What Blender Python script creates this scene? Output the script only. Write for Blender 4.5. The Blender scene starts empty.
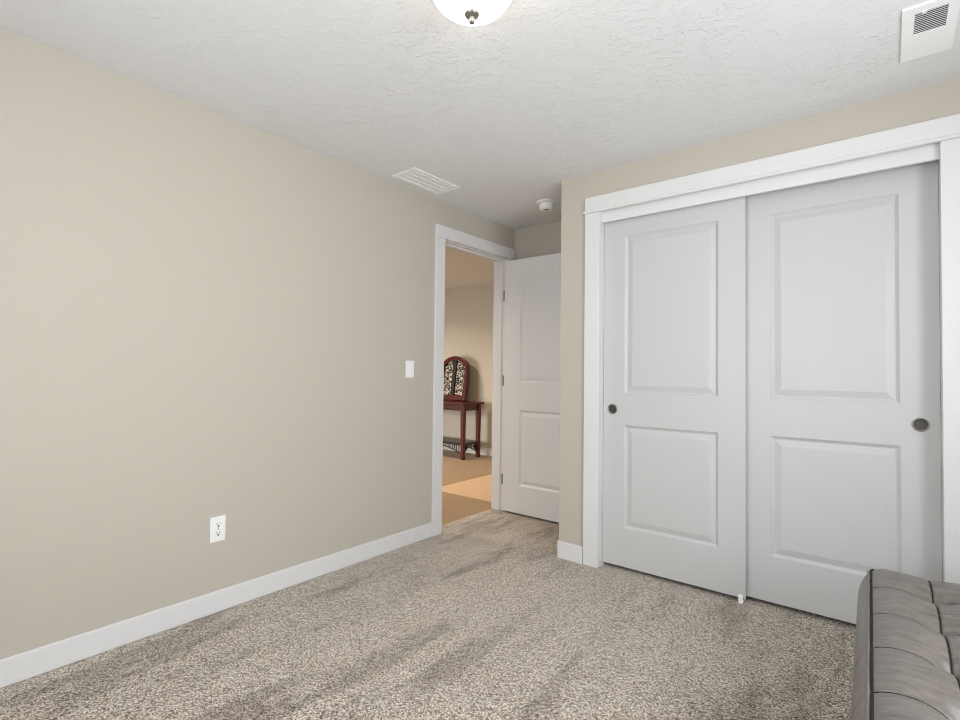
import bpy, bmesh, math, random
from mathutils import Vector, Matrix

random.seed(7)
scene = bpy.context.scene
COL = scene.collection

# ------------------------------------------------------------------ camera
YAW, PITCH, ROLL = 0.6788, 0.0238, 0.0117
cam_data = bpy.data.cameras.new('camera')
cam_data.sensor_width = 36.0
cam_data.lens = 505.0 / 960.0 * 36.0
cam_data.clip_start = 0.02
cam = bpy.data.objects.new('camera', cam_data)
COL.objects.link(cam)
fw = Vector((-math.sin(YAW) * math.cos(PITCH), math.cos(YAW) * math.cos(PITCH), math.sin(PITCH)))
rt = Vector((math.cos(YAW), math.sin(YAW), 0))
up = rt.cross(fw)
r2 = rt * math.cos(ROLL) + up * math.sin(ROLL)
u2 = -rt * math.sin(ROLL) + up * math.cos(ROLL)
m = Matrix.Identity(4)
for i in range(3):
    m[i][0], m[i][1], m[i][2] = r2[i], u2[i], -fw[i]
m.translation = Vector((2.5515, -2.8776, 1.1827))
cam.matrix_world = m
scene.camera = cam
scene.cycles.filter_width = 1.0

# ------------------------------------------------------------------ world, daylight, exposure
scene.view_settings.view_transform = 'Standard'
scene.view_settings.look = 'None'
scene.view_settings.gamma = 1.0
scene.view_settings.exposure = 0.33
scene.view_settings.use_curve_mapping = False

world = bpy.data.worlds.new('world')
scene.world = world
world.use_nodes = True
bg = world.node_tree.nodes['Background']
bg.inputs[0].default_value = (0.80, 0.88, 1.0, 1)
bg.inputs[1].default_value = 1.0


def area_light(name, loc, direction, sx, sy, power, color, spread=180):
    d = bpy.data.lights.new(name, 'AREA')
    d.shape = 'RECTANGLE'
    d.size, d.size_y = sx, sy
    d.energy = power
    d.color = color
    d.spread = math.radians(spread)
    o = bpy.data.objects.new(name, d)
    COL.objects.link(o)
    o.location = loc
    o.rotation_euler = Vector(direction).to_track_quat('-Z', 'Z').to_euler()
    return o


# daylight outside the side window; rear and hall ones are unseen, added to brighten
area_light('window_daylight', (3.75, -1.9, 1.40), (-1, 0, 0.30), 1.9, 1.4, 72, (0.93, 0.97, 1.0))
area_light('rear_window_fill', (1.7, -3.85, 1.38), (-0.08, 1, 0.05), 1.7, 1.3, 38, (0.93, 0.97, 1.0))
area_light('hall_window_fill', (-3.3, -1.95, 1.0), (0.2, 1, -0.30), 2.2, 1.7, 36, (1.0, 0.95, 0.86), 85)
# unseen warm lamps added at the hall ceiling to brighten floor and wall
for hx, hy, hp in ((-2.75, 1.45, 16), (-0.95, 1.35, 9), (-1.0, -0.4, 12)):
    dl = area_light('hall_ceiling_fill', (hx, hy, 2.438), (0, 0, -1), 0.16, 0.16, hp, (1.0, 0.84, 0.64), 140)
    dl.data.shape = 'DISK'

# ------------------------------------------------------------------ material helpers


def lin(c):
    return tuple((v / 12.92 if v <= 0.04045 else ((v + 0.055) / 1.055) ** 2.4) for v in (x / 255.0 for x in c))


def new_mat(name, rgb, rough=0.6, metal=0.0, spec=0.5):
    mt = bpy.data.materials.new(name)
    mt.use_nodes = True
    b = mt.node_tree.nodes['Principled BSDF']
    b.inputs['Base Color'].default_value = (*lin(rgb), 1)
    b.inputs['Roughness'].default_value = rough
    b.inputs['Metallic'].default_value = metal
    b.inputs['Specular IOR Level'].default_value = spec
    return mt, mt.node_tree, b


def nd(nt, kind, **kw):
    n = nt.nodes.new(kind)
    for k, v in kw.items():
        if k in n.inputs.keys():
            n.inputs[k].default_value = v
        else:
            setattr(n, k, v)
    return n


def add_bump(nt, b, height, strength, dist):
    bp = nt.nodes.new('ShaderNodeBump')
    bp.inputs['Strength'].default_value = strength
    bp.inputs['Distance'].default_value = dist
    nt.links.new(height, bp.inputs['Height'])
    nt.links.new(bp.outputs[0], b.inputs['Normal'])
    return bp


def ramp(nt, src, stops):
    r = nt.nodes.new('ShaderNodeValToRGB')
    els = r.color_ramp.elements
    while len(els) < len(stops):
        els.new(0.5)
    for e, (p, c) in zip(els, stops):
        e.position = p
        e.color = (*c, 1)
    nt.links.new(src, r.inputs[0])
    return r


def geo_pos(nt):
    return nt.nodes.new('ShaderNodeNewGeometry').outputs['Position']


def mat_wall(name, rgb):
    mt, nt, b = new_mat(name, rgb, 0.75, 0, 0.25)
    n = nd(nt, 'ShaderNodeTexNoise', Scale=90.0, Detail=3.0)
    nt.links.new(geo_pos(nt), n.inputs['Vector'])
    add_bump(nt, b, n.outputs['Fac'], 0.12, 0.002)
    return mt


def mat_ceiling():
    mt, nt, b = new_mat('textured_ceiling', (231, 231, 231), 0.85, 0, 0.2)
    pos = geo_pos(nt)
    # trowelled texture: warped ridges plus a fine stipple
    w = nd(nt, 'ShaderNodeTexNoise', Scale=5.0, Detail=3.0, Roughness=0.6, Distortion=1.2)
    nt.links.new(pos, w.inputs['Vector'])
    sc = nt.nodes.new('ShaderNodeVectorMath'); sc.operation = 'MULTIPLY_ADD'
    sc.inputs[1].default_value = (0.25, 0.25, 0.25)
    nt.links.new(w.outputs['Color'], sc.inputs[0])
    nt.links.new(pos, sc.inputs[2])
    n1 = nd(nt, 'ShaderNodeTexNoise', Scale=14.0, Detail=4.0, Roughness=0.55)
    nt.links.new(sc.outputs[0], n1.inputs['Vector'])
    r1 = ramp(nt, n1.outputs['Fac'], [(0.50, (0, 0, 0)), (0.545, (0.8, 0.8, 0.8)), (0.56, (1, 1, 1)), (0.64, (0.62, 0.62, 0.62))])
    # some areas were trowelled almost smooth
    pk = nd(nt, 'ShaderNodeTexNoise', Scale=1.7, Detail=2.0)
    nt.links.new(pos, pk.inputs['Vector'])
    mk = ramp(nt, pk.outputs['Fac'], [(0.42, (0.45, 0.45, 0.45)), (0.60, (1, 1, 1))])
    mm = nt.nodes.new('ShaderNodeMath'); mm.operation = 'MULTIPLY'
    nt.links.new(r1.outputs[0], mm.inputs[0]); nt.links.new(mk.outputs[0], mm.inputs[1])
    n2 = nd(nt, 'ShaderNodeTexNoise', Scale=60.0, Detail=3.0)
    nt.links.new(pos, n2.inputs['Vector'])
    mx = nt.nodes.new('ShaderNodeMath'); mx.operation = 'MULTIPLY_ADD'
    mx.inputs[1].default_value = 0.50
    nt.links.new(n2.outputs['Fac'], mx.inputs[0])
    nt.links.new(mm.outputs[0], mx.inputs[2])
    add_bump(nt, b, mx.outputs[0], 0.45, 0.004)
    return mt


def mat_carpet(name, light, dark, pile_rot=0.9, pile=True):
    mt, nt, b = new_mat(name, light, 0.95, 0, 0.1)
    b.inputs['Sheen Weight'].default_value = 0.15
    pos = geo_pos(nt)
    v = nd(nt, 'ShaderNodeTexVoronoi', Scale=245.0)
    nt.links.new(pos, v.inputs['Vector'])
    sep = nt.nodes.new('ShaderNodeSeparateColor')
    nt.links.new(v.outputs['Color'], sep.inputs[0])
    # yarn to yarn variation and the dark gaps between tufts
    L, D = lin(light), lin(dark)
    mid = tuple(0.5 * (a + c) for a, c in zip(L, D))
    r = ramp(nt, sep.outputs[0], [(0.08, D), (0.38, mid), (0.68, L), (1.0, tuple(min(1, a * 1.22) for a in L))])
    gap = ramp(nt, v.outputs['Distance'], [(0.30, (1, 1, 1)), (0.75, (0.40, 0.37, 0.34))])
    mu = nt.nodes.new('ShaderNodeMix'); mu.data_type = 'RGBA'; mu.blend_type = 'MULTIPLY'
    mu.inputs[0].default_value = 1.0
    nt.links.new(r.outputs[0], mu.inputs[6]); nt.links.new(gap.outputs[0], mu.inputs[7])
    out = mu.outputs[2]
    if pile:
        # brushed pile: swaths where the nap lies the other way (vacuum passes and footprints)
        facs = []
        for rot, seed in ((0.12, 0.0), (1.45, 3.1)):
            mp = nt.nodes.new('ShaderNodeMapping')
            mp.inputs['Location'].default_value = (seed, seed * 0.6, 0)
            mp.inputs['Rotation'].default_value = (0, 0, rot)
            mp.inputs['Scale'].default_value = (2.6, 0.55, 1)
            nt.links.new(pos, mp.inputs[0])
            n = nd(nt, 'ShaderNodeTexNoise', Scale=1.5, Detail=6.0, Roughness=0.66, Distortion=0.35)
            nt.links.new(mp.outputs[0], n.inputs['Vector'])
            facs.append(n.outputs['Fac'])
        sx = nt.nodes.new('ShaderNodeSeparateXYZ'); nt.links.new(pos, sx.inputs[0])
        mr = nt.nodes.new('ShaderNodeMapRange')
        mr.inputs['From Min'].default_value = 0.9; mr.inputs['From Max'].default_value = 1.6
        nt.links.new(sx.outputs[0], mr.inputs['Value'])
        mf = nt.nodes.new('ShaderNodeMix'); mf.data_type = 'FLOAT'
        nt.links.new(mr.outputs[0], mf.inputs[0]); nt.links.new(facs[0], mf.inputs[2]); nt.links.new(facs[1], mf.inputs[3])
        rr = ramp(nt, mf.outputs[0], [(0.385, (0.69, 0.67, 0.645)), (0.445, (0.84, 0.83, 0.815)), (0.475, (1.02, 1.02, 1.02)), (0.62, (1.10, 1.10, 1.10))])
        m2 = nt.nodes.new('ShaderNodeMix'); m2.data_type = 'RGBA'; m2.blend_type = 'MULTIPLY'
        m2.inputs[0].default_value = 1.0
        nt.links.new(out, m2.inputs[6]); nt.links.new(rr.outputs[0], m2.inputs[7])
        out = m2.outputs[2]
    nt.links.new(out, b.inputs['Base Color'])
    h = nt.nodes.new('ShaderNodeMath'); h.operation = 'SUBTRACT'; h.inputs[0].default_value = 1.0
    nt.links.new(v.outputs['Distance'], h.inputs[1])
    add_bump(nt, b, h.outputs[0], 0.45, 0.006)
    return mt


def mat_paint(name, rgb, rough=0.45):
    mt, nt, b = new_mat(name, rgb, rough, 0, 0.4)
    n = nd(nt, 'ShaderNodeTexNoise', Scale=220.0, Detail=2.0)
    nt.links.new(geo_pos(nt), n.inputs['Vector'])
    add_bump(nt, b, n.outputs['Fac'], 0.04, 0.001)
    return mt


def mat_wood(name, dark, light, scale=9.0):
    mt, nt, b = new_mat(name, dark, 0.35, 0, 0.5)
    tc = nt.nodes.new('ShaderNodeTexCoord')
    mp = nt.nodes.new('ShaderNodeMapping'); mp.inputs['Scale'].default_value = (scale, scale, 1.2)
    nt.links.new(tc.outputs['Object'], mp.inputs[0])
    n = nd(nt, 'ShaderNodeTexNoise', Scale=3.0, Detail=5.0, Distortion=0.8)
    nt.links.new(mp.outputs[0], n.inputs['Vector'])
    r = ramp(nt, n.outputs['Fac'], [(0.3, lin(dark)), (0.7, lin(light))])
    nt.links.new(r.outputs[0], b.inputs['Base Color'])
    return mt


def mat_leather():
    mt, nt, b = new_mat('grey_leather', (122, 116, 110), 0.31, 0, 0.5)
    tc = nt.nodes.new('ShaderNodeTexCoord')
    mp = nt.nodes.new('ShaderNodeMapping'); mp.inputs['Scale'].default_value = (4.0, 15.0, 9.0)
    mp.inputs['Rotation'].default_value = (0, 0, 0.25)
    nt.links.new(tc.outputs['Object'], mp.inputs[0])
    n = nd(nt, 'ShaderNodeTexNoise', Scale=4.0, Detail=8.0, Roughness=0.72, Distortion=0.3)
    nt.links.new(mp.outputs[0], n.inputs['Vector'])
    r = ramp(nt, n.outputs['Fac'], [(0.30, lin((92, 86, 81))), (0.70, lin((136, 129, 122)))])
    nt.links.new(r.outputs[0], b.inputs['Base Color'])
    g = nd(nt, 'ShaderNodeTexVoronoi', Scale=420.0)
    nt.links.new(tc.outputs['Object'], g.inputs['Vector'])
    ad = nt.nodes.new('ShaderNodeMath'); ad.operation = 'MULTIPLY_ADD'; ad.inputs[1].default_value = 1.5
    nt.links.new(n.outputs['Fac'], ad.inputs[0]); nt.links.new(g.outputs['Distance'], ad.inputs[2])
    add_bump(nt, b, ad.outputs[0], 0.22, 0.0012)
    return mt


def mat_mosaic():
    mt, nt, b = new_mat('patterned_glass', (200, 190, 175), 0.3, 0, 0.6)
    tc = nt.nodes.new('ShaderNodeTexCoord')
    n = nd(nt, 'ShaderNodeTexNoise', Scale=30.0, Detail=1.5, Roughness=0.5, Distortion=1.6)
    nt.links.new(tc.outputs['Object'], n.inputs['Vector'])
    r = ramp(nt, n.outputs['Fac'], [(0.48, lin((14, 11, 11))), (0.52, lin((110, 94, 84))), (0.57, lin((216, 210, 200)))])
    nt.links.new(r.outputs[0], b.inputs['Base Color'])
    return mt


def mat_emit(name, rgb, strength):
    mt, nt, b = new_mat(name, (240, 236, 225), 0.3)
    b.inputs['Emission Color'].default_value = (*lin(rgb), 1)
    b.inputs['Emission Strength'].default_value = strength
    return mt


def mat_pane():
    mt = bpy.data.materials.new('window_glass')
    mt.use_nodes = True
    nt = mt.node_tree
    nt.nodes.clear()
    o = nt.nodes.new('ShaderNodeOutputMaterial')
    t = nt.nodes.new('ShaderNodeBsdfTransparent')
    g = nt.nodes.new('ShaderNodeBsdfGlossy'); g.inputs['Roughness'].default_value = 0.02
    mx = nt.nodes.new('ShaderNodeMixShader'); mx.inputs[0].default_value = 0.06
    nt.links.new(t.outputs[0], mx.inputs[1]); nt.links.new(g.outputs[0], mx.inputs[2])
    nt.links.new(mx.outputs[0], o.inputs[0])
    return mt


M = {}
M['wall'] = mat_wall('beige_wall_paint', (196, 189, 177))
M['ceiling'] = mat_ceiling()
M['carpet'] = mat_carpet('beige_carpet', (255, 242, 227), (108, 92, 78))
M['warm_lit_carpet'] = mat_carpet('warm_lit_carpet', (216, 186, 150), (124, 96, 68), pile=False)  # bedroom carpet again, with the warm hall light put into its colour
M['white'] = mat_paint('white_trim_paint', (227, 226, 226), 0.4)
M['door'] = mat_paint('white_door_paint', (202, 202, 202), 0.42)
M['plastic'] = new_mat('white_plastic', (247, 247, 246), 0.35)[0]
M['slot'] = new_mat('dark_slot', (40, 38, 38), 0.6)[0]
M['nickel'] = new_mat('satin_nickel', (150, 145, 138), 0.35, 1.0)[0]
M['nickel_dark'] = new_mat('dark_nickel_cup_shade', (84, 80, 75), 0.5, 0.7)[0]  # dark nickel; in the finger pulls its tone stands for recess shade
M['tile'] = mat_wall('tan_hall_floor', (212, 180, 150))
M['cherry'] = mat_wood('cherry_wood', (44, 8, 4), (98, 27, 13))
M['iron'] = new_mat('black_iron', (22, 18, 17), 0.5)[0]
M['mosaic'] = mat_mosaic()
M['leather'] = mat_leather()
M['leather_edge'] = new_mat('leather_piping', (112, 106, 101), 0.4)[0]
M['seam_shade'] = new_mat('dark_seam', (20, 17, 16), 0.7)[0]
M['darkwood'] = mat_wood('dark_wood', (36, 26, 22), (58, 44, 36))
M['dome'] = mat_emit('lit_frosted_glass', (255, 246, 232), 7.0)
M['pane'] = mat_pane()
M['grille_dark'] = new_mat('vent_dark', (40, 40, 40), 0.7)[0]

# ------------------------------------------------------------------ mesh helpers


def link(name, bm, mat, parent=None, smooth=False, bevel=0.0, seg=2):
    me = bpy.data.meshes.new(name)
    bmesh.ops.recalc_face_normals(bm, faces=bm.faces)
    bm.to_mesh(me)
    bm.free()
    me.materials.append(mat)
    if smooth:
        me.polygons.foreach_set('use_smooth', [True] * len(me.polygons))
    o = bpy.data.objects.new(name, me)
    COL.objects.link(o)
    if parent:
        o.parent = parent
    if bevel:
        md = o.modifiers.new('edge', 'BEVEL')
        md.width = bevel; md.segments = seg; md.limit_method = 'ANGLE'; md.angle_limit = math.radians(50)
    return o


def box(bm, x0, x1, y0, y1, z0, z1):
    vs = [bm.verts.new((x, y, z)) for x in (x0, x1) for y in (y0, y1) for z in (z0, z1)]
    for f in ((0, 1, 3, 2), (4, 6, 7, 5), (0, 4, 5, 1), (2, 3, 7, 6), (0, 2, 6, 4), (1, 5, 7, 3)):
        bm.faces.new([vs[i] for i in f])


def boxes(*bs):
    bm = bmesh.new()
    for b in bs:
        box(bm, *b)
    return bm


def taper_box(bm, c0, s0, z0, c1, s1, z1):
    a = [bm.verts.new((c0[0] + i * s0[0] / 2, c0[1] + j * s0[1] / 2, z0)) for i, j in ((-1, -1), (1, -1), (1, 1), (-1, 1))]
    b = [bm.verts.new((c1[0] + i * s1[0] / 2, c1[1] + j * s1[1] / 2, z1)) for i, j in ((-1, -1), (1, -1), (1, 1), (-1, 1))]
    bm.faces.new(a[::-1]); bm.faces.new(b)
    for i in range(4):
        bm.faces.new((a[i], a[(i + 1) % 4], b[(i + 1) % 4], b[i]))


def lathe(bm, prof, n=48, axis='Z', org=(0, 0, 0)):
    """prof: (radius, height) list; revolve about axis through org."""
    rings = []
    for r, h in prof:
        ring = []
        if r < 1e-6:
            ring = [bm.verts.new(_ax(axis, 0, 0, h, org))]
        else:
            for k in range(n):
                a = 2 * math.pi * k / n
                ring.append(bm.verts.new(_ax(axis, r * math.cos(a), r * math.sin(a), h, org)))
        rings.append(ring)
    for a, b in zip(rings, rings[1:]):
        if len(a) == 1 and len(b) == 1:
            continue
        for k in range(n):
            k2 = (k + 1) % n
            if len(a) == 1:
                bm.faces.new((a[0], b[k], b[k2]))
            elif len(b) == 1:
                bm.faces.new((a[k], b[0], a[k2]))
            else:
                bm.faces.new((a[k], b[k], b[k2], a[k2]))


def _ax(axis, a, b, h, o):
    if axis == 'Z':
        return (o[0] + a, o[1] + b, o[2] + h)
    if axis == 'Y':
        return (o[0] + a, o[1] + h, o[2] + b)
    return (o[0] + h, o[1] + a, o[2] + b)


def tube(bm, pts, r, n=8, closed=False):
    P = [Vector(p) for p in pts]
    rings = []
    N = len(P)
    for i, p in enumerate(P):
        a = P[i - 1] if (i > 0 or closed) else P[0]
        b = P[(i + 1) % N] if (i < N - 1 or closed) else P[-1]
        t = (b - a).normalized()
        ref = Vector((0, 0, 1)) if abs(t.z) < 0.95 else Vector((1, 0, 0))
        u = t.cross(ref).normalized(); v = t.cross(u)
        rings.append([bm.verts.new(p + (u * math.cos(2 * math.pi * k / n) + v * math.sin(2 * math.pi * k / n)) * r) for k in range(n)])
    for i in range(N if closed else N - 1):
        a, b = rings[i], rings[(i + 1) % N]
        for k in range(n):
            bm.faces.new((a[k], a[(k + 1) % n], b[(k + 1) % n], b[k]))
    if not closed:
        bm.faces.new(rings[0][::-1]); bm.faces.new(rings[-1])


def tag(o, label, cat, group=None, kind=None):
    if label: o['label'] = label
    if cat: o['category'] = cat
    if group: o['group'] = group
    if kind: o['kind'] = kind
    return o


def struct(name, bm, mat, label, cat, **kw):
    return tag(link(name, bm, mat, **kw), label, cat, None, 'structure')


def thing(name, loc, label, cat, group=None, rz=0.0, kind=None):
    o = bpy.data.objects.new(name, None)
    o.empty_display_size = 0.1
    COL.objects.link(o)
    o.location = loc
    o.rotation_euler = (0, 0, rz)
    return tag(o, label, cat, group, kind)


# ------------------------------------------------------------------ dimensions
CZ = 2.44                       # ceiling
XR, YB = 3.45, -3.5             # right wall, rear wall
CX = 0.899                      # corner of the closet bump-out
AY = 0.752                      # end wall of the entry nook
WT = 0.125                      # wall thickness
DY0, DY1, DZ = -0.163, 0.640, 2.157   # entry door opening in the left wall
KX0, KX1, KZ = 1.172, 2.736, 2.20     # closet opening
HX0, HY0, HY1 = -4.6, -1.6, 2.79      # the hall room

# ------------------------------------------------------------------ structure: bedroom
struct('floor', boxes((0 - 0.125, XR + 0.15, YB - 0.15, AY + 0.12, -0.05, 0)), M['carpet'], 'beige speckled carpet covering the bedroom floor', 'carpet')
struct('ceiling', boxes((-0.06, XR + 0.15, YB - 0.15, AY + 0.12, CZ, CZ + 0.1)), M['ceiling'], 'white trowel-textured bedroom ceiling', 'ceiling')
struct('wall_left', boxes((-WT, 0, YB - 0.15, DY0, 0, CZ), (-WT, 0, DY1, AY + 0.12, 0, CZ), (-WT, 0, DY0, DY1, DZ, CZ)),
       M['wall'], 'long beige wall with the light switch and outlet', 'wall')
struct('wall_front', boxes((CX, KX0 - 0.0, 0, 0.115, 0, CZ), (KX1, XR, 0, 0.115, 0, CZ), (KX0, KX1, 0, 0.115, KZ, CZ),
                           (CX, CX + 0.1, 0.115, AY, 0, CZ)),
       M['wall'], 'beige wall around the sliding closet doors', 'wall')
struct('wall_alcove', boxes((0, XR, AY, AY + 0.12, 0, CZ)), M['wall'], 'short beige wall behind the open entry door', 'wall')
WY0, WY1, WZ0, WZ1 = -2.8, -1.0, 0.75, 2.05
struct('wall_right', boxes((XR, XR + 0.15, YB - 0.15, WY0, 0, CZ), (XR, XR + 0.15, WY1, AY + 0.12, 0, CZ),
                           (XR, XR + 0.15, WY0, WY1, 0, WZ0), (XR, XR + 0.15, WY0, WY1, WZ1, CZ)),
       M['wall'], 'beige wall with the bedroom side window', 'wall')
RX0, RX1 = 0.9, 2.5
struct('wall_rear', boxes((0, RX0, YB - 0.15, YB, 0, CZ), (RX1, XR, YB - 0.15, YB, 0, CZ),
                          (RX0, RX1, YB - 0.15, YB, 0, WZ0), (RX0, RX1, YB - 0.15, YB, WZ1, CZ)),
       M['wall'], 'beige wall behind the camera with the added window', 'wall')


def window(name, axis, a0, a1, pos, label):
    def bx(x0, x1, d0, d1, z0, z1):
        return (pos + d0, pos + d1, x0, x1, z0, z1) if axis == 'X' else (x0, x1, pos + d0, pos + d1, z0, z1)
    mid = (a0 + a1) / 2
    f = boxes(bx(a0, a1, 0, .06, WZ0, WZ0 + .05), bx(a0, a1, 0, .06, WZ1 - .05, WZ1), bx(a0, a0 + .05, 0, .06, WZ0 + .05, WZ1 - .05),
              bx(a1 - .05, a1, 0, .06, WZ0 + .05, WZ1 - .05), bx(mid - .025, mid + .025, 0, .06, WZ0 + .05, WZ1 - .05))
    o = struct(name, f, M['white'], label, 'window')
    link('pane', boxes(bx(a0 + .05, a1 - .05, .028, .032, WZ0 + .05, WZ1 - .05)), M['pane'], o)
    return o


window('window_1', 'X', WY0, WY1, XR + 0.06, 'white framed side window of the bedroom')
window('window_added_2', 'Y', RX0, RX1, YB - 0.12, 'unseen white framed window added behind the camera for light')  # rear window is unseen, added to light the door leaf and closet

# baseboards
BH, BT = 0.105, 0.014


def baseboard(name, segs, label):
    return struct(name, boxes(*segs), M['white'], label, 'baseboard', bevel=0.006, seg=3)


baseboard('baseboard_left', [(0, BT, YB, -0.251, 0, BH)], 'white baseboard along the long beige wall')
bm = bmesh.new()
# L-shaped run round the closet corner with a rounded outside corner
pts_o, pts_i = [], []
R_ = 0.02
pts = [(1.075, -BT)]
for k in range(7):
    a = -math.pi / 2 - k / 6 * math.pi / 2
    pts.append((CX - BT + R_ + R_ * math.cos(a), -BT + R_ + R_ * math.sin(a)))
pts.append((CX - BT, 0.73))
inner = [(1.075, 0.0)] + [(CX, 0.0)] * 7 + [(CX, 0.73)]
loops = []
for (ox, oy), (ix, iy) in zip(pts, inner):
    loops.append([bm.verts.new((ox, oy, 0)), bm.verts.new((ox, oy, BH - 0.006)), bm.verts.new((ox * .7 + ix * .3, oy * .7 + iy * .3, BH)),
                  bm.verts.new((ix, iy, BH)), bm.verts.new((ix, iy, 0))])
for a, b in zip(loops, loops[1:]):
    for k in range(4):
        bm.faces.new((a[k], b[k], b[k + 1], a[k + 1]))
bm.faces.new(loops[0]); bm.faces.new(loops[-1][::-1])
bmesh.ops.remove_doubles(bm, verts=bm.verts, dist=1e-5)
struct('baseboard_front', bm, M['white'], 'short white baseboard wrapping the wall corner left of the closet', 'baseboard')
baseboard('baseboard_alcove', [(0.02, CX, AY - BT, AY, 0, BH)], 'white baseboard behind the open entry door')
baseboard('baseboard_closet', [(2.84, XR, -BT, 0, 0, BH)], 'white baseboard right of the closet')
baseboard('baseboard_right', [(XR - BT, XR, YB, -BT, 0, BH)], 'white baseboard under the side window')
baseboard('baseboard_rear', [(BT, XR - BT, YB, YB + BT, 0, BH)], 'white baseboard on the wall behind the camera')

# entry door trim (casing, jamb and stop)
CT = 0.018
trim = thing('trim_1', (0, 0.245, 0), 'white casing and jamb round the open entry doorway', 'door frame', kind='structure')


def tpart(name, bs, root, mat=None, bevel=0.003):
    off = root.location
    bm = bmesh.new()
    for b in bs:
        box(bm, b[0] - off.x, b[1] - off.x, b[2] - off.y, b[3] - off.y, b[4] - off.z, b[5] - off.z)
    return link(name, bm, mat or M['white'], root, bevel=bevel)


CB = 2.163
tpart('side_casing', [(0, CT, -0.251, -0.157, 0, CB)], trim)
tpart('side_casing', [(0, CT, 0.647, 0.730, 0, CB)], trim)
tpart('head_casing', [(0, CT + 0.003, -0.251, 0.731, CB, 2.256)], trim)
tpart('jamb', [(-WT, 0.0, DY0, DY0 + 0.004, 0, DZ), (-WT, 0.0, DY1 - 0.004, DY1, 0, DZ)], trim, bevel=0)
tpart('head_jamb', [(-WT, 0.0, DY0, DY1, DZ - 0.004, DZ)], trim, bevel=0)
tpart('door_stop', [(-0.078, -0.042, DY0 + 0.004, DY0 + 0.016, 0, DZ - 0.004), (-0.078, -0.042, DY1 - 0.016, DY1 - 0.004, 0, DZ - 0.004),
                    (-0.078, -0.042, DY0 + 0.016, DY1 - 0.016, DZ - 0.016, DZ - 0.004)], trim, bevel=0.002)
tpart('side_casing', [(-WT - CT, -WT, -0.243, DY0, 0, CB)], trim)
tpart('side_casing', [(-WT - CT, -WT, DY1, 0.74, 0, CB)], trim)
tpart('head_casing', [(-WT - CT, -WT, -0.243, 0.74, CB, 2.262)], trim)


def panel_leaf(w, h, t, panels):
    """moulded two-panel door, front face at y=0 looking to -y; x 0..w, z 0..h."""
    bm = bmesh.new()
    xs = [0, panels[0][0], panels[0][1], w]
    zs = [0]
    for p in panels:
        zs += [p[2], p[3]]
    zs.append(h)
    prof = [(0, 0), (0.003, 0.003), (0.014, 0.0118), (0.019, 0.0125), (0.022, 0.0110), (0.047, 0.0030), (0.051, 0.0024)]
    for side in (0, 1):
        def Y(d):
            return d if side == 0 else t - d
        for iz in range(len(zs) - 1):
            for ix in range(3):
                x0, x1, z0, z1 = xs[ix], xs[ix + 1], zs[iz], zs[iz + 1]
                if ix == 1 and iz % 2 == 1:
                    prev = None
                    for ins, d in prof:
                        ring = [bm.verts.new(c) for c in ((x0 + ins, Y(d), z0 + ins), (x1 - ins, Y(d), z0 + ins), (x1 - ins, Y(d), z1 - ins), (x0 + ins, Y(d), z1 - ins))]
                        if prev:
                            for k in range(4):
                                bm.faces.new((prev[k], prev[(k + 1) % 4], ring[(k + 1) % 4], ring[k]))
                        prev = ring
                    bm.faces.new(prev)
                else:
                    bm.faces.new([bm.verts.new(c) for c in ((x0, Y(0), z0), (x1, Y(0), z0), (x1, Y(0), z1), (x0, Y(0), z1))])
    for f in (((0, 0, 0), (0, t, 0), (0, t, h), (0, 0, h)), ((w, 0, 0), (w, 0, h), (w, t, h), (w, t, 0)),
              ((0, 0, h), (0, t, h), (w, t, h), (w, 0, h)), ((0, 0, 0), (w, 0, 0), (w, t, 0), (0, t, 0))):
        bm.faces.new([bm.verts.new(c) for c in f])
    bmesh.ops.remove_doubles(bm, verts=bm.verts, dist=1e-5)
    return bm


# open entry door, swung 90 degrees into the nook
d1 = thing('door_1', (0.008, 0.600, 0.018), 'white two-panel entry door swung open into the nook', 'door', kind='structure')
link('door_leaf', panel_leaf(0.775, 2.113, 0.035, [(0.165, 0.610, 0.226, 0.852), (0.165, 0.610, 1.080, 1.968)]), M['white'], d1, bevel=0.002)
for z in (0.21, 1.05, 1.78):
    bm = bmesh.new()
    lathe(bm, [(0, 0), (0.0065, 0), (0.0065, 0.042), (0.0055, 0.0425), (0.0065, 0.043), (0.0065, 0.088), (0, 0.088)], 14, 'Z', (-0.021, 0.024, z))
    box(bm, -0.0025, 0.0, 0.004, 0.034, z, z + 0.088)
    link('hinge', bm, M['nickel_dark'], d1)

# closet trim
t2 = thing('trim_2', (1.95, 0, 0), 'white casing and header round the closet opening', 'closet frame', kind='structure')
tpart('side_casing', [(1.078, 1.176, -CT, 0, 0, 2.181)], t2)
tpart('side_casing', [(2.731, 2.829, -CT, 0, 0, 2.181)], t2)
tpart('bead', [(1.066, 2.841, -CT - 0.010, 0, 2.181, 2.199)], t2, bevel=0.006)
tpart('head_casing', [(1.078, 2.829, -CT - 0.002, 0, 2.199, 2.281)], t2)
tpart('fascia', [(KX0 + 0.004, KX1 - 0.004, 0.014, 0.032, 2.118, KZ)], t2, bevel=0.002)
tpart('jamb', [(KX0, KX0 + 0.004, 0, 0.115, 0, KZ)], t2, bevel=0)
tpart('jamb', [(KX1 - 0.004, KX1, 0, 0.115, 0, KZ)], t2, bevel=0)


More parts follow.
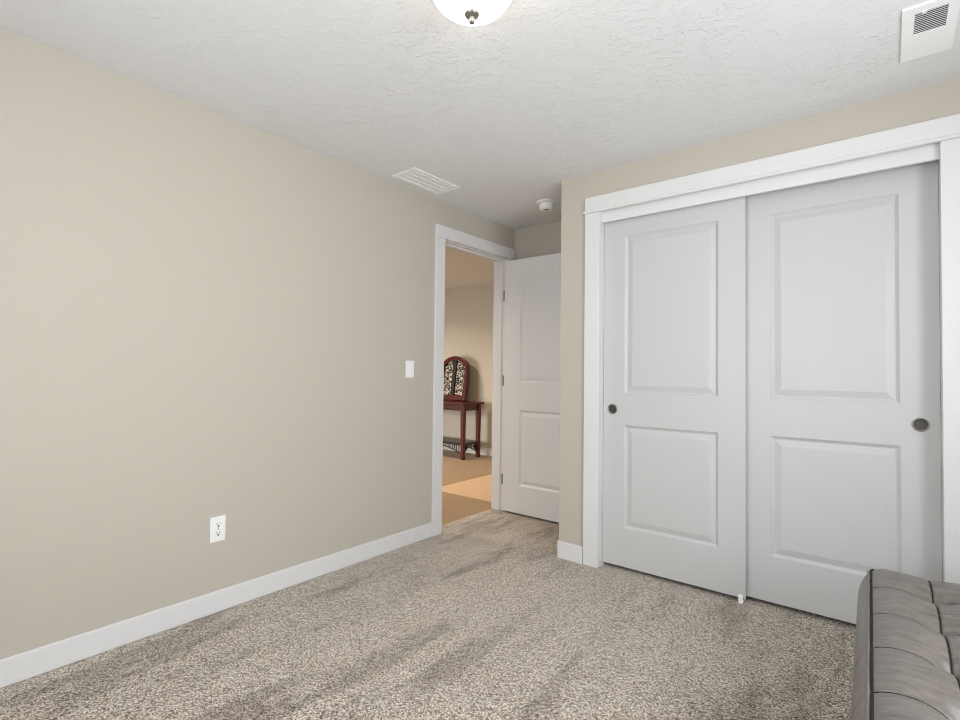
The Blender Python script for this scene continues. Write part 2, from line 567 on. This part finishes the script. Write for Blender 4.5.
def sliding_door(name, x0, x1, y, z0, px0, px1, pull_x, pull_z, label):
    o = thing(name, (x0, y, z0), label, 'closet door', kind='structure')
    lf = link('door_leaf', panel_leaf(x1 - x0, 2.15 - z0, 0.033, [(px0 - x0, px1 - x0, 0.255 - z0, 0.872 - z0), (px0 - x0, px1 - x0, 1.062 - z0, 2.022 - z0)]),
              M['door'], o, bevel=0.0015)
    bm = bmesh.new()
    lathe(bm, [(0.030, 0.0), (0.0305, -0.004), (0.028, -0.006), (0.0245, -0.0055), (0.0235, 0.0005)], 40, 'Y', (pull_x - x0, 0, pull_z - z0))
    pr = link('finger_pull', bm, M['nickel'], o, smooth=True)
    bm = bmesh.new()
    lathe(bm, [(0.0237, -0.002), (0.0232, -0.0005), (0.021, -0.0003), (0, -0.0003)], 40, 'Y', (pull_x - x0, 0, pull_z - z0))
    link('pull_cup', bm, M['nickel_dark'], pr, smooth=True)
    return o


sliding_door('door_2', 1.178, 1.973, 0.052, 0.024, 1.312, 1.841, 1.239, 0.966, 'front sliding closet door, next to the wall corner')
sliding_door('door_3', 1.943, 2.731, 0.096, 0.024, 2.080, 2.596, 2.665, 0.972, 'rear sliding closet door, behind the tufted ottoman')

# ------------------------------------------------------------------ structure: hall
struct('floor_hall', boxes((HX0, -WT, HY0, 0.805, -0.05, -0.001), (HX0, -1.04, 0.805, HY1, -0.05, -0.001)), M['warm_lit_carpet'], 'beige hall carpet beyond the doorway, warm light put into its colour', 'carpet')
struct('floor_tile', boxes((-1.04, -WT, 0.805, HY1, -0.05, -0.003)), M['tile'], 'smooth tan hard flooring in the hall', 'floor')
struct('ceiling_hall', boxes((HX0, -0.06, HY0, HY1 + 0.1, CZ, CZ + 0.1)), M['ceiling'], 'white hall ceiling beyond the doorway', 'ceiling')
struct('wall_hall', boxes((HX0, -WT, HY1, HY1 + 0.12, 0, CZ)), M['wall'], 'beige hall wall behind the console table', 'wall')
PX0, PX1, PZ0, PZ1 = -4.4, -2.2, 0.15, 1.85
struct('wall_hall_end', boxes((HX0, PX0, HY0 - 0.12, HY0, 0, CZ), (PX1, -WT, HY0 - 0.12, HY0, 0, CZ), (PX0, PX1, HY0 - 0.12, HY0, 0, PZ0), (PX0, PX1, HY0 - 0.12, HY0, PZ1, CZ)),
       M['wall'], 'hall wall with the added window', 'wall')
struct('wall_hall_side', boxes((-WT, 0, AY + 0.12, HY1, 0, CZ)), M['wall'], 'hall wall beyond the door jamb', 'wall')
struct('wall_hall_far', boxes((HX0 - 0.12, HX0, HY0, HY1, 0, CZ)), M['wall'], 'far side wall of the hall', 'wall')
pm = (PX0 + PX1) / 2  # unseen hall window, added as an opening for the fill light
o = struct('window_added_3', boxes((PX0, PX0 + .06, HY0 - .08, HY0 - .03, PZ0, PZ1), (PX1 - .06, PX1, HY0 - .08, HY0 - .03, PZ0, PZ1), (pm - .03, pm + .03, HY0 - .08, HY0 - .03, PZ0, PZ1),
                           (PX0 + .06, PX1 - .06, HY0 - .08, HY0 - .03, PZ0, PZ0 + .06), (PX0 + .06, PX1 - .06, HY0 - .08, HY0 - .03, PZ1 - .06, PZ1)), M['white'], 'unseen white framed window added in the hall for light', 'window')
link('pane', boxes((PX0 + .06, PX1 - .06, HY0 - .057, HY0 - .053, PZ0 + .06, PZ1 - .06)), M['pane'], o)
baseboard('baseboard_hall', [(HX0, 0, HY1 - BT, HY1, 0, BH)], 'white baseboard behind the console table')

# ------------------------------------------------------------------ ceiling light
cl = thing('ceiling_light', (1.531, -1.674, CZ), 'lit round frosted glass flush ceiling light with nickel finial', 'ceiling light')
bm = bmesh.new()
lathe(bm, [(0, 0), (0.150, 0), (0.153, -0.008), (0.153, -0.022), (0.148, -0.026), (0.138, -0.026), (0.138, -0.012), (0, -0.012)], 64)
link('mounting_pan', bm, M['white'], cl, smooth=False)
bm = bmesh.new()
prof = [(0.136 * math.cos(a), -0.028 - 0.092 * math.sin(a)) for a in [k / 16 * math.pi / 2 for k in range(17)]]
prof[-1] = (0, prof[-1][1])
lathe(bm, prof, 64)
link('glass_dome', bm, M['dome'], cl, smooth=True)
bm = bmesh.new()
lathe(bm, [(0.0, -0.114), (0.022, -0.116), (0.025, -0.122), (0.021, -0.128), (0.010, -0.133), (0.007, -0.137), (0.0095, -0.143), (0.008, -0.150), (0, -0.153)], 28)
link('finial', bm, M['nickel'], cl, smooth=True)

# ------------------------------------------------------------------ ceiling vents
v1 = thing('ceiling_vent', (0.187, -0.527, CZ), 'long white ceiling register beside the left wall', 'vent')
bm = boxes((-0.108, -0.075, -0.212, 0.212, -0.008, 0), (0.075, 0.108, -0.212, 0.212, -0.008, 0), (-0.075, 0.075, -0.212, -0.180, -0.008, 0), (-0.075, 0.075, 0.180, 0.212, -0.008, 0))
link('frame', bm, M['plastic'], v1, bevel=0.003)
bm = boxes((-0.0755, 0.0755, -0.1805, 0.1805, -0.0045, -0.0002))
link('backing', bm, M['plastic'], v1)
for k in range(3):
    x = -0.048 + k * 0.048
    bm = bmesh.new()
    vs = [bm.verts.new((x + a, y, z)) for y in (-0.18, 0.18) for a, z in ((-0.022, -0.0044), (0.022, -0.0044), (0.022, -0.0078), (0.017, -0.0080), (-0.022, -0.0056))]
    bm.faces.new(vs[:5][::-1]); bm.faces.new(vs[5:])
    for q in range(5):
        bm.faces.new((vs[q], vs[(q + 1) % 5], vs[5 + (q + 1) % 5], vs[5 + q]))
    link('slat', bm, M['plastic'], v1)

v2 = thing('ceiling_vent', (2.673, -0.472, CZ), 'white louvered ceiling vent plate above the closet', 'vent')
T2 = 0.007
bm = boxes((-0.074, -0.040, -0.182, 0.182, -T2, 0), (0.047, 0.076, -0.182, 0.182, -T2, 0), (-0.040, 0.047, 0.0, 0.182, -T2, 0), (-0.040, 0.047, -0.182, -0.140, -T2, 0))
link('plate', bm, M['plastic'], v2)
link('dark_backing', boxes((-0.040, 0.047, -0.140, 0.0, -0.0015, -0.0003)), M['grille_dark'], v2)  # flat dark sheet standing for the shade behind the louvers
for k in range(12):
    y = -0.135 + k * 0.0118
    bm = bmesh.new()
    vs = [bm.verts.new((x, y + a, z)) for x in (-0.040, 0.047) for a, z in ((-0.0012, -T2 + 0.0005), (0.0008, -T2 - 0.0003), (0.0058, -0.0035), (0.0040, -0.0025))]
    for f in ((0, 1, 2, 3), (7, 6, 5, 4), (0, 4, 5, 1), (1, 5, 6, 2), (2, 6, 7, 3), (3, 7, 4, 0)):
        bm.faces.new([vs[i] for i in f])
    link('louver', bm, M['plastic'], v2)
link('lever', boxes((-0.022, -0.008, -0.146, -0.132, -T2 - 0.003, -T2 + 0.002)), M['plastic'], v2, bevel=0.001)

# ------------------------------------------------------------------ smoke detector
sd = thing('smoke_detector', (0.605, 0.295, CZ), 'round white smoke detector on the nook ceiling', 'smoke detector')
bm = bmesh.new()
lathe(bm, [(0, 0), (0.074, 0), (0.076, -0.006), (0.073, -0.012), (0.060, -0.014), (0, -0.014)], 48)
link('base', bm, M['plastic'], sd, smooth=False)
bm = bmesh.new()
lathe(bm, [(0.050, -0.014), (0.050, -0.022), (0.055, -0.023), (0.055, -0.042), (0.048, -0.056), (0.036, -0.061), (0, -0.062)], 48)
link('sensor_cover', bm, M['plastic'], sd, smooth=False)
bm = bmesh.new()
lathe(bm, [(0, -0.0610), (0.012, -0.0615), (0.011, -0.0635), (0, -0.064)], 20, 'Z', (0.01, -0.018, 0))
link('test_button', bm, M['nickel_dark'], sd)

# ------------------------------------------------------------------ switch and outlets
sw = thing('light_switch', (0, -0.484, 1.197), 'white rocker light switch beside the doorway', 'light switch')
link('plate', boxes((0, 0.006, -0.038, 0.038, -0.058, 0.058)), M['plastic'], sw, bevel=0.003)
bm = bmesh.new()
vs = [bm.verts.new(c) for c in ((0.0055, -0.017, -0.034), (0.0055, 0.017, -0.034), (0.0055, 0.017, 0.034), (0.0055, -0.017, 0.034),
                               (0.007, -0.016, -0.033), (0.007, 0.016, -0.033), (0.0115, 0.016, 0.033), (0.0115, -0.016, 0.033))]
for f in ((3, 2, 1, 0), (4, 5, 6, 7), (0, 1, 5, 4), (1, 2, 6, 5), (2, 3, 7, 6), (3, 0, 4, 7)):
    bm.faces.new([vs[i] for i in f])
link('rocker', bm, M['plastic'], sw)


def outlet(loc, rz, label):
    o = thing('wall_outlet', loc, label, 'outlet', None, rz)
    link('plate', boxes((0, 0.006, -0.037, 0.037, -0.061, 0.061)), M['plastic'], o, bevel=0.003)
    for dz in (-0.021, 0.021):
        bm = bmesh.new()
        n = 28
        for x in (0.0055, 0.0085):
            pass
        ring0, ring1 = [], []
        for k in range(n):
            a = 2 * math.pi * k / n
            y, z = 0.0165 * math.cos(a), max(-0.0135, min(0.0135, 0.0165 * math.sin(a)))
            ring0.append(bm.verts.new((0.0055, y, z + dz))); ring1.append(bm.verts.new((0.0085, y, z + dz)))
        bm.faces.new(ring1); bm.faces.new(ring0[::-1])
        for k in range(n):
            bm.faces.new((ring0[k], ring0[(k + 1) % n], ring1[(k + 1) % n], ring1[k]))
        rc = link('receptacle', bm, M['plastic'], o)
        sb = boxes((0.008, 0.009, -0.0085, -0.0058, dz + 0.001, dz + 0.010), (0.008, 0.009, 0.0058, 0.0085, dz + 0.001, dz + 0.010))
        lathe(sb, [(0, 0.008), (0.0042, 0.008), (0.0042, 0.009), (0, 0.009)], 14, 'X', (0, 0, dz - 0.006))
        link('slots', sb, M['slot'], rc)
    bm = bmesh.new()
    lathe(bm, [(0.003, 0.0055), (0.003, 0.007), (0, 0.0072)], 12, 'X')
    link('screw', bm, M['nickel'], o)
    return o


outlet((0, -1.741, 0.402), 0, 'white double wall outlet above the baseboard')
outlet((-2.30, HY1, 0.38), -math.pi / 2, 'small white outlet on the hall wall under the console table')

# floor guide between the sliding doors
fg = link('door_guide', boxes((-0.012, 0.012, -0.018, 0.06, 0, 0.010), (-0.012, 0.012, -0.010, -0.004, 0.010, 0.045)), M['plastic'], None, bevel=0.003)
fg.location = (1.952, 0.050, 0)
tag(fg, 'small white plastic floor guide under the sliding closet doors', 'door guide')

# ------------------------------------------------------------------ console table in the hall
TX1, TY0, TY1 = -1.842, 2.215, 2.685
ct = thing('console_table', (-2.42, 2.45, 0), 'dark cherry wood console table in the hall with lower shelf', 'table')


def cpart(name, bs, mat=None, parent=None, bevel=0.002):
    bm = bmesh.new()
    for b in bs:
        box(bm, b[0] + 2.42, b[1] + 2.42, b[2] - 2.45, b[3] - 2.45, b[4], b[5])
    return link(name, bm, mat or M['cherry'], parent or ct, bevel=bevel)


TX0 = -3.045
cpart('tabletop', [(TX0, TX1, TY0, TY1, 0.738, 0.764)], bevel=0.006)
cpart('apron', [(TX0 + 0.10, TX1 - 0.053, 2.275, 2.295, 0.655, 0.738), (TX0 + 0.10, TX1 - 0.053, 2.605, 2.625, 0.655, 0.738),
                (TX0 + 0.085, TX0 + 0.105, 2.30, 2.60, 0.655, 0.738), (TX1 - 0.058, TX1 - 0.038, 2.30, 2.60, 0.655, 0.738)])
for lx in (TX0 + 0.10, TX1 - 0.053):
    for ly in (2.29, 2.61):
        bm = bmesh.new()
        x, y = lx + 2.42, ly - 2.45
        taper_box(bm, (x, y), (0.046, 0.046), 0, (x, y), (0.058, 0.058), 0.738)
        link('leg', bm, M['cherry'], ct, bevel=0.003)
cpart('shelf', [(TX0 + 0.09, TX1 - 0.043, 2.275, 2.625, 0.190, 0.222)], M['darkwood'])


def fretwork(p0, p1):
    """arched rail with little spindles under the shelf, between two legs"""
    bm = bmesh.new()
    P0, P1 = Vector(p0), Vector(p1)
    L = (P1 - P0).length
    arc = []
    for k in range(21):
        t = k / 20
        arc.append(P0.lerp(P1, t) + Vector((0, 0, 0.075 + 0.098 * (1 - (2 * t - 1) ** 2))))
    tube(bm, arc, 0.008, 6)
    for t in (0.05, 0.09, 0.13, 0.17, 0.22, 0.78, 0.83, 0.87, 0.91, 0.95):
        z = 0.075 + 0.098 * (1 - (2 * t - 1) ** 2)
        b = P0.lerp(P1, t)
        tube(bm, [b + Vector((0, 0, z)), b + Vector((0, 0, 0.192))], 0.006, 6)
    return bm


o2 = Vector((2.42, -2.45, 0))
for a, b in (((TX0 + .12, 2.29, 0), (TX1 - .073, 2.29, 0)), ((TX1 - .053, 2.31, 0), (TX1 - .053, 2.59, 0)), ((TX0 + .10, 2.31, 0), (TX0 + .10, 2.59, 0)), ((TX0 + .12, 2.61, 0), (TX1 - .073, 2.61, 0))):
    link('fretwork', fretwork(Vector(a) + o2, Vector(b) + o2), M['iron'], ct)

# arched frame leaning on the wall, standing on the table
af = thing('arched_frame', (-2.335, 2.545, 0.771), 'arched dark wood framed panel with patterned glass leaning on the hall wall', 'framed panel')
af.rotation_euler = (math.radians(-8), 0, 0)
HWD, ZS, ZT = 0.262, 0.44, 0.64


def arch_pts(inset, bottom, n=28):
    hw = HWD - inset
    rise = ZT - ZS - inset
    pts = [(-hw, bottom)]
    for k in range(n + 1):
        a = math.pi - math.pi * k / n
        pts.append((hw * math.cos(a), ZS + rise * math.sin(a)))
    pts.append((hw, bottom))
    return pts


bm = bmesh.new()
po, pi_ = arch_pts(0, 0.0), arch_pts(0.052, 0.075)
ys = (-0.035, 0.035)
V = [[[bm.verts.new((x, y, z)) for x, z in p] for p in (po, pi_)] for y in ys]
n = len(po)
for k in range(n):
    k2 = (k + 1) % n
    bm.faces.new((V[0][0][k], V[0][0][k2], V[0][1][k2], V[0][1][k]))
    bm.faces.new((V[1][0][k], V[1][1][k], V[1][1][k2], V[1][0][k2]))
    bm.faces.new((V[0][0][k], V[1][0][k], V[1][0][k2], V[0][0][k2]))
    bm.faces.new((V[0][1][k], V[0][1][k2], V[1][1][k2], V[1][1][k]))
link('frame', bm, M['cherry'], af, bevel=0.004)
bm = bmesh.new()
pb = arch_pts(0.045, 0.07)
f0 = [bm.verts.new((x, 0.005, z)) for x, z in pb]
f1 = [bm.verts.new((x, 0.020, z)) for x, z in pb]
bm.faces.new(f0); bm.faces.new(f1[::-1])
for k in range(len(pb)):
    bm.faces.new((f0[k], f1[k], f1[(k + 1) % len(pb)], f0[(k + 1) % len(pb)]))
link('patterned_panel', bm, M['mosaic'], af)
link('divider', boxes((-0.030, 0.030, -0.022, 0.010, 0.07, 0.595)), M['iron'], af, bevel=0.003)

# ------------------------------------------------------------------ tufted leather ottoman
OH = 0.46
OW, OL = 0.57, 1.36
ot = thing('tufted_ottoman', (2.494, -0.485, 0), 'grey tufted leather ottoman bench in front of the closet', 'ottoman', None, math.radians(1.2))
# local: x 0..OW to the right, y 0..-OL towards the camera
cols = [0.165, 0.405]
rows = [-(0.205 + 0.238 * k) for k in range(5)]
buttons = [(x, y) for x in cols for y in rows]
RC = 0.028


def axis_samples(length, marks, step=0.011):
    s = {0.0, length}
    nn = int(length / step)
    for k in range(nn + 1):
        s.add(round(k * length / nn, 4))
    for mk in marks:
        for d in (-0.007, -0.004, -0.002, 0, 0.002, 0.004, 0.007):
            s.add(round(mk + d, 4))
    for d in (0.003, 0.006, 0.012):
        s.add(d); s.add(length - d)
    out = []
    for v in sorted(s):
        if not out or v - out[-1] > 0.0012:
            out.append(v)
    return out


XS = axis_samples(OW, cols)
YS = axis_samples(OL, [-r for r in rows])


def top_z(x, y):
    e = min(x, OW - x, -y, OL + y)
    # crown rises quickly behind the piped edge
    E = 1 - math.exp(-max(e, 0) / 0.045)
    db = min(math.hypot(x - bx, (y - by)) for bx, by in buttons)
    B = 1 - math.exp(-(db / 0.070) ** 1.4)
    ds = min(min(abs(x - c) for c in cols), min(abs(y - r) for r in rows))
    S = 1 - 0.34 * math.exp(-ds / 0.045)
    crease = 0.0065 * math.exp(-(ds / 0.0028) ** 2)
    return 0.050 * E * B * S - crease * min(1, e / 0.004) - 0.024 * math.exp(-(db / 0.030) ** 2)


def rounded(x, y):
    """pull the plan corners of the cushion in to a small radius"""
    cx = min(max(x, RC), OW - RC); cy = max(min(y, -RC), -OL + RC)
    dx, dy = x - cx, y - cy
    if dx and dy:
        m_ = max(abs(dx), abs(dy)); l_ = math.hypot(dx, dy)
        return cx + dx * m_ / l_, cy + dy * m_ / l_
    return x, y


bm = bmesh.new()
grid = []
for yv in YS:
    row = []
    for xv in XS:
        x, y = rounded(xv, -yv)
        row.append(bm.verts.new((x, y, OH + top_z(xv, -yv))))
    grid.append(row)
for a, b in zip(grid, grid[1:]):
    for k in range(len(XS) - 1):
        bm.faces.new((a[k], b[k], b[k + 1], a[k + 1]))
# boxed sides, bulging outwards, with a seam below the middle
ring = [grid[0][k] for k in range(len(XS))] + [grid[j][-1] for j in range(1, len(YS))] + \
       [grid[-1][k] for k in range(len(XS) - 2, -1, -1)] + [grid[j][0] for j in range(len(YS) - 2, 0, -1)]
SH = 0.20
prev = ring
seam_marks = [(-r, 1) for r in rows]
for s in (0.03, 0.08, 0.16, 0.28, 0.42, 0.56, 0.70, 0.82, 0.92, 1.0):
    bul = 0.034 * math.sin(math.pi * min(1, s * 0.98)) ** 0.75
    cur = []
    for vtx in ring:
        x, y = vtx.co.x, vtx.co.y
        cx = min(max(x, RC), OW - RC); cy = max(min(y, -RC), -OL + RC)
        nrm = Vector((x - cx, y - cy, 0)).normalized()
        pin = min(abs(-y + r) for r in rows) if abs(nrm.x) > 0.8 else 1
        pin = min(abs(y - r) for r in rows) if abs(nrm.x) > 0.8 else 1
        g = bul - 0.0018 * math.exp(-(pin / 0.004) ** 2) * min(1, 4 * s)
        cur.append(bm.verts.new((x + nrm.x * g, y + nrm.y * g, OH - s * SH)))
    for k in range(len(ring)):
        k2 = (k + 1) % len(ring)
        bm.faces.new((prev[k], prev[k2], cur[k2], cur[k]))
    prev = cur
bm.faces.new(prev)
link('cushion', bm, M['leather'], ot, smooth=True)
bm = bmesh.new()
pp = []
for vtx in [rounded(x, 0) for x in XS] + [rounded(OW, -y) for y in YS[1:]] + [rounded(x, -OL) for x in XS[-2::-1]] + [rounded(0, -y) for y in YS[-2:0:-1]]:
    pp.append((vtx[0], vtx[1], OH + 0.002))
clean = [pp[0]]
for q in pp[1:]:
    if (Vector(q) - Vector(clean[-1])).length > 0.003:
        clean.append(q)
tube(bm, clean, 0.0052, 8, True)
link('piping', bm, M['leather_edge'], ot, smooth=True)
# dark stitched seams, also standing for crease shade, on tufting grid and piped edge
inset = [rounded(x, 0.0) for x in XS] + [rounded(OW, -y) for y in YS[1:]] + [rounded(x, -OL) for x in XS[-2::-1]] + [rounded(0, -y) for y in YS[-2:0:-1]]
loop = []
for x, y in inset:
    x2, y2 = min(max(x, 0.0075), OW - 0.0075), max(min(y, -0.0075), -OL + 0.0075)
    q = (x2, y2, OH + top_z(x2, y2) + 0.0005)
    if not loop or (Vector(q) - Vector(loop[-1])).length > 0.004:
        loop.append(q)
bm = bmesh.new()
tube(bm, loop, 0.0030, 6, True)
link('edge_seam', bm, M['seam_shade'], ot, smooth=True)
for r_ in rows:
    bm = bmesh.new()
    tube(bm, [(x, r_, OH + top_z(x, r_) + 0.0042) for x in [0.006 + k * (OW - 0.012) / 70 for k in range(71)]], 0.0023, 6)
    link('seam', bm, M['seam_shade'], ot, smooth=True)
for c_ in cols:
    bm = bmesh.new()
    tube(bm, [(c_, -y, OH + top_z(c_, -y) + 0.0038) for y in [0.006 + k * (OL - 0.012) / 160 for k in range(161)]], 0.0011, 6)
    link('seam', bm, M['seam_shade'], ot, smooth=True)
for bx_, by_ in buttons:
    bm = bmesh.new()
    lathe(bm, [(0.0125, 0.0), (0.0125, 0.003), (0.010, 0.006), (0.005, 0.0078), (0, 0.008)], 20)
    b_ = link('button', bm, M['leather'], ot, smooth=True)
    b_.location = (bx_, by_, OH - 0.026)
link('base_frame', boxes((0.02, OW - 0.02, -OL + 0.02, -0.02, 0.15, OH - SH + 0.001)), M['darkwood'], ot, bevel=0.004)
for lx in (0.05, OW - 0.05):
    for ly in (-0.05, -OL + 0.05):
        bm = bmesh.new()
        taper_box(bm, (lx, ly), (0.035, 0.035), 0, (lx, ly), (0.055, 0.055), 0.15)
        link('leg', bm, M['darkwood'], ot, bevel=0.003)
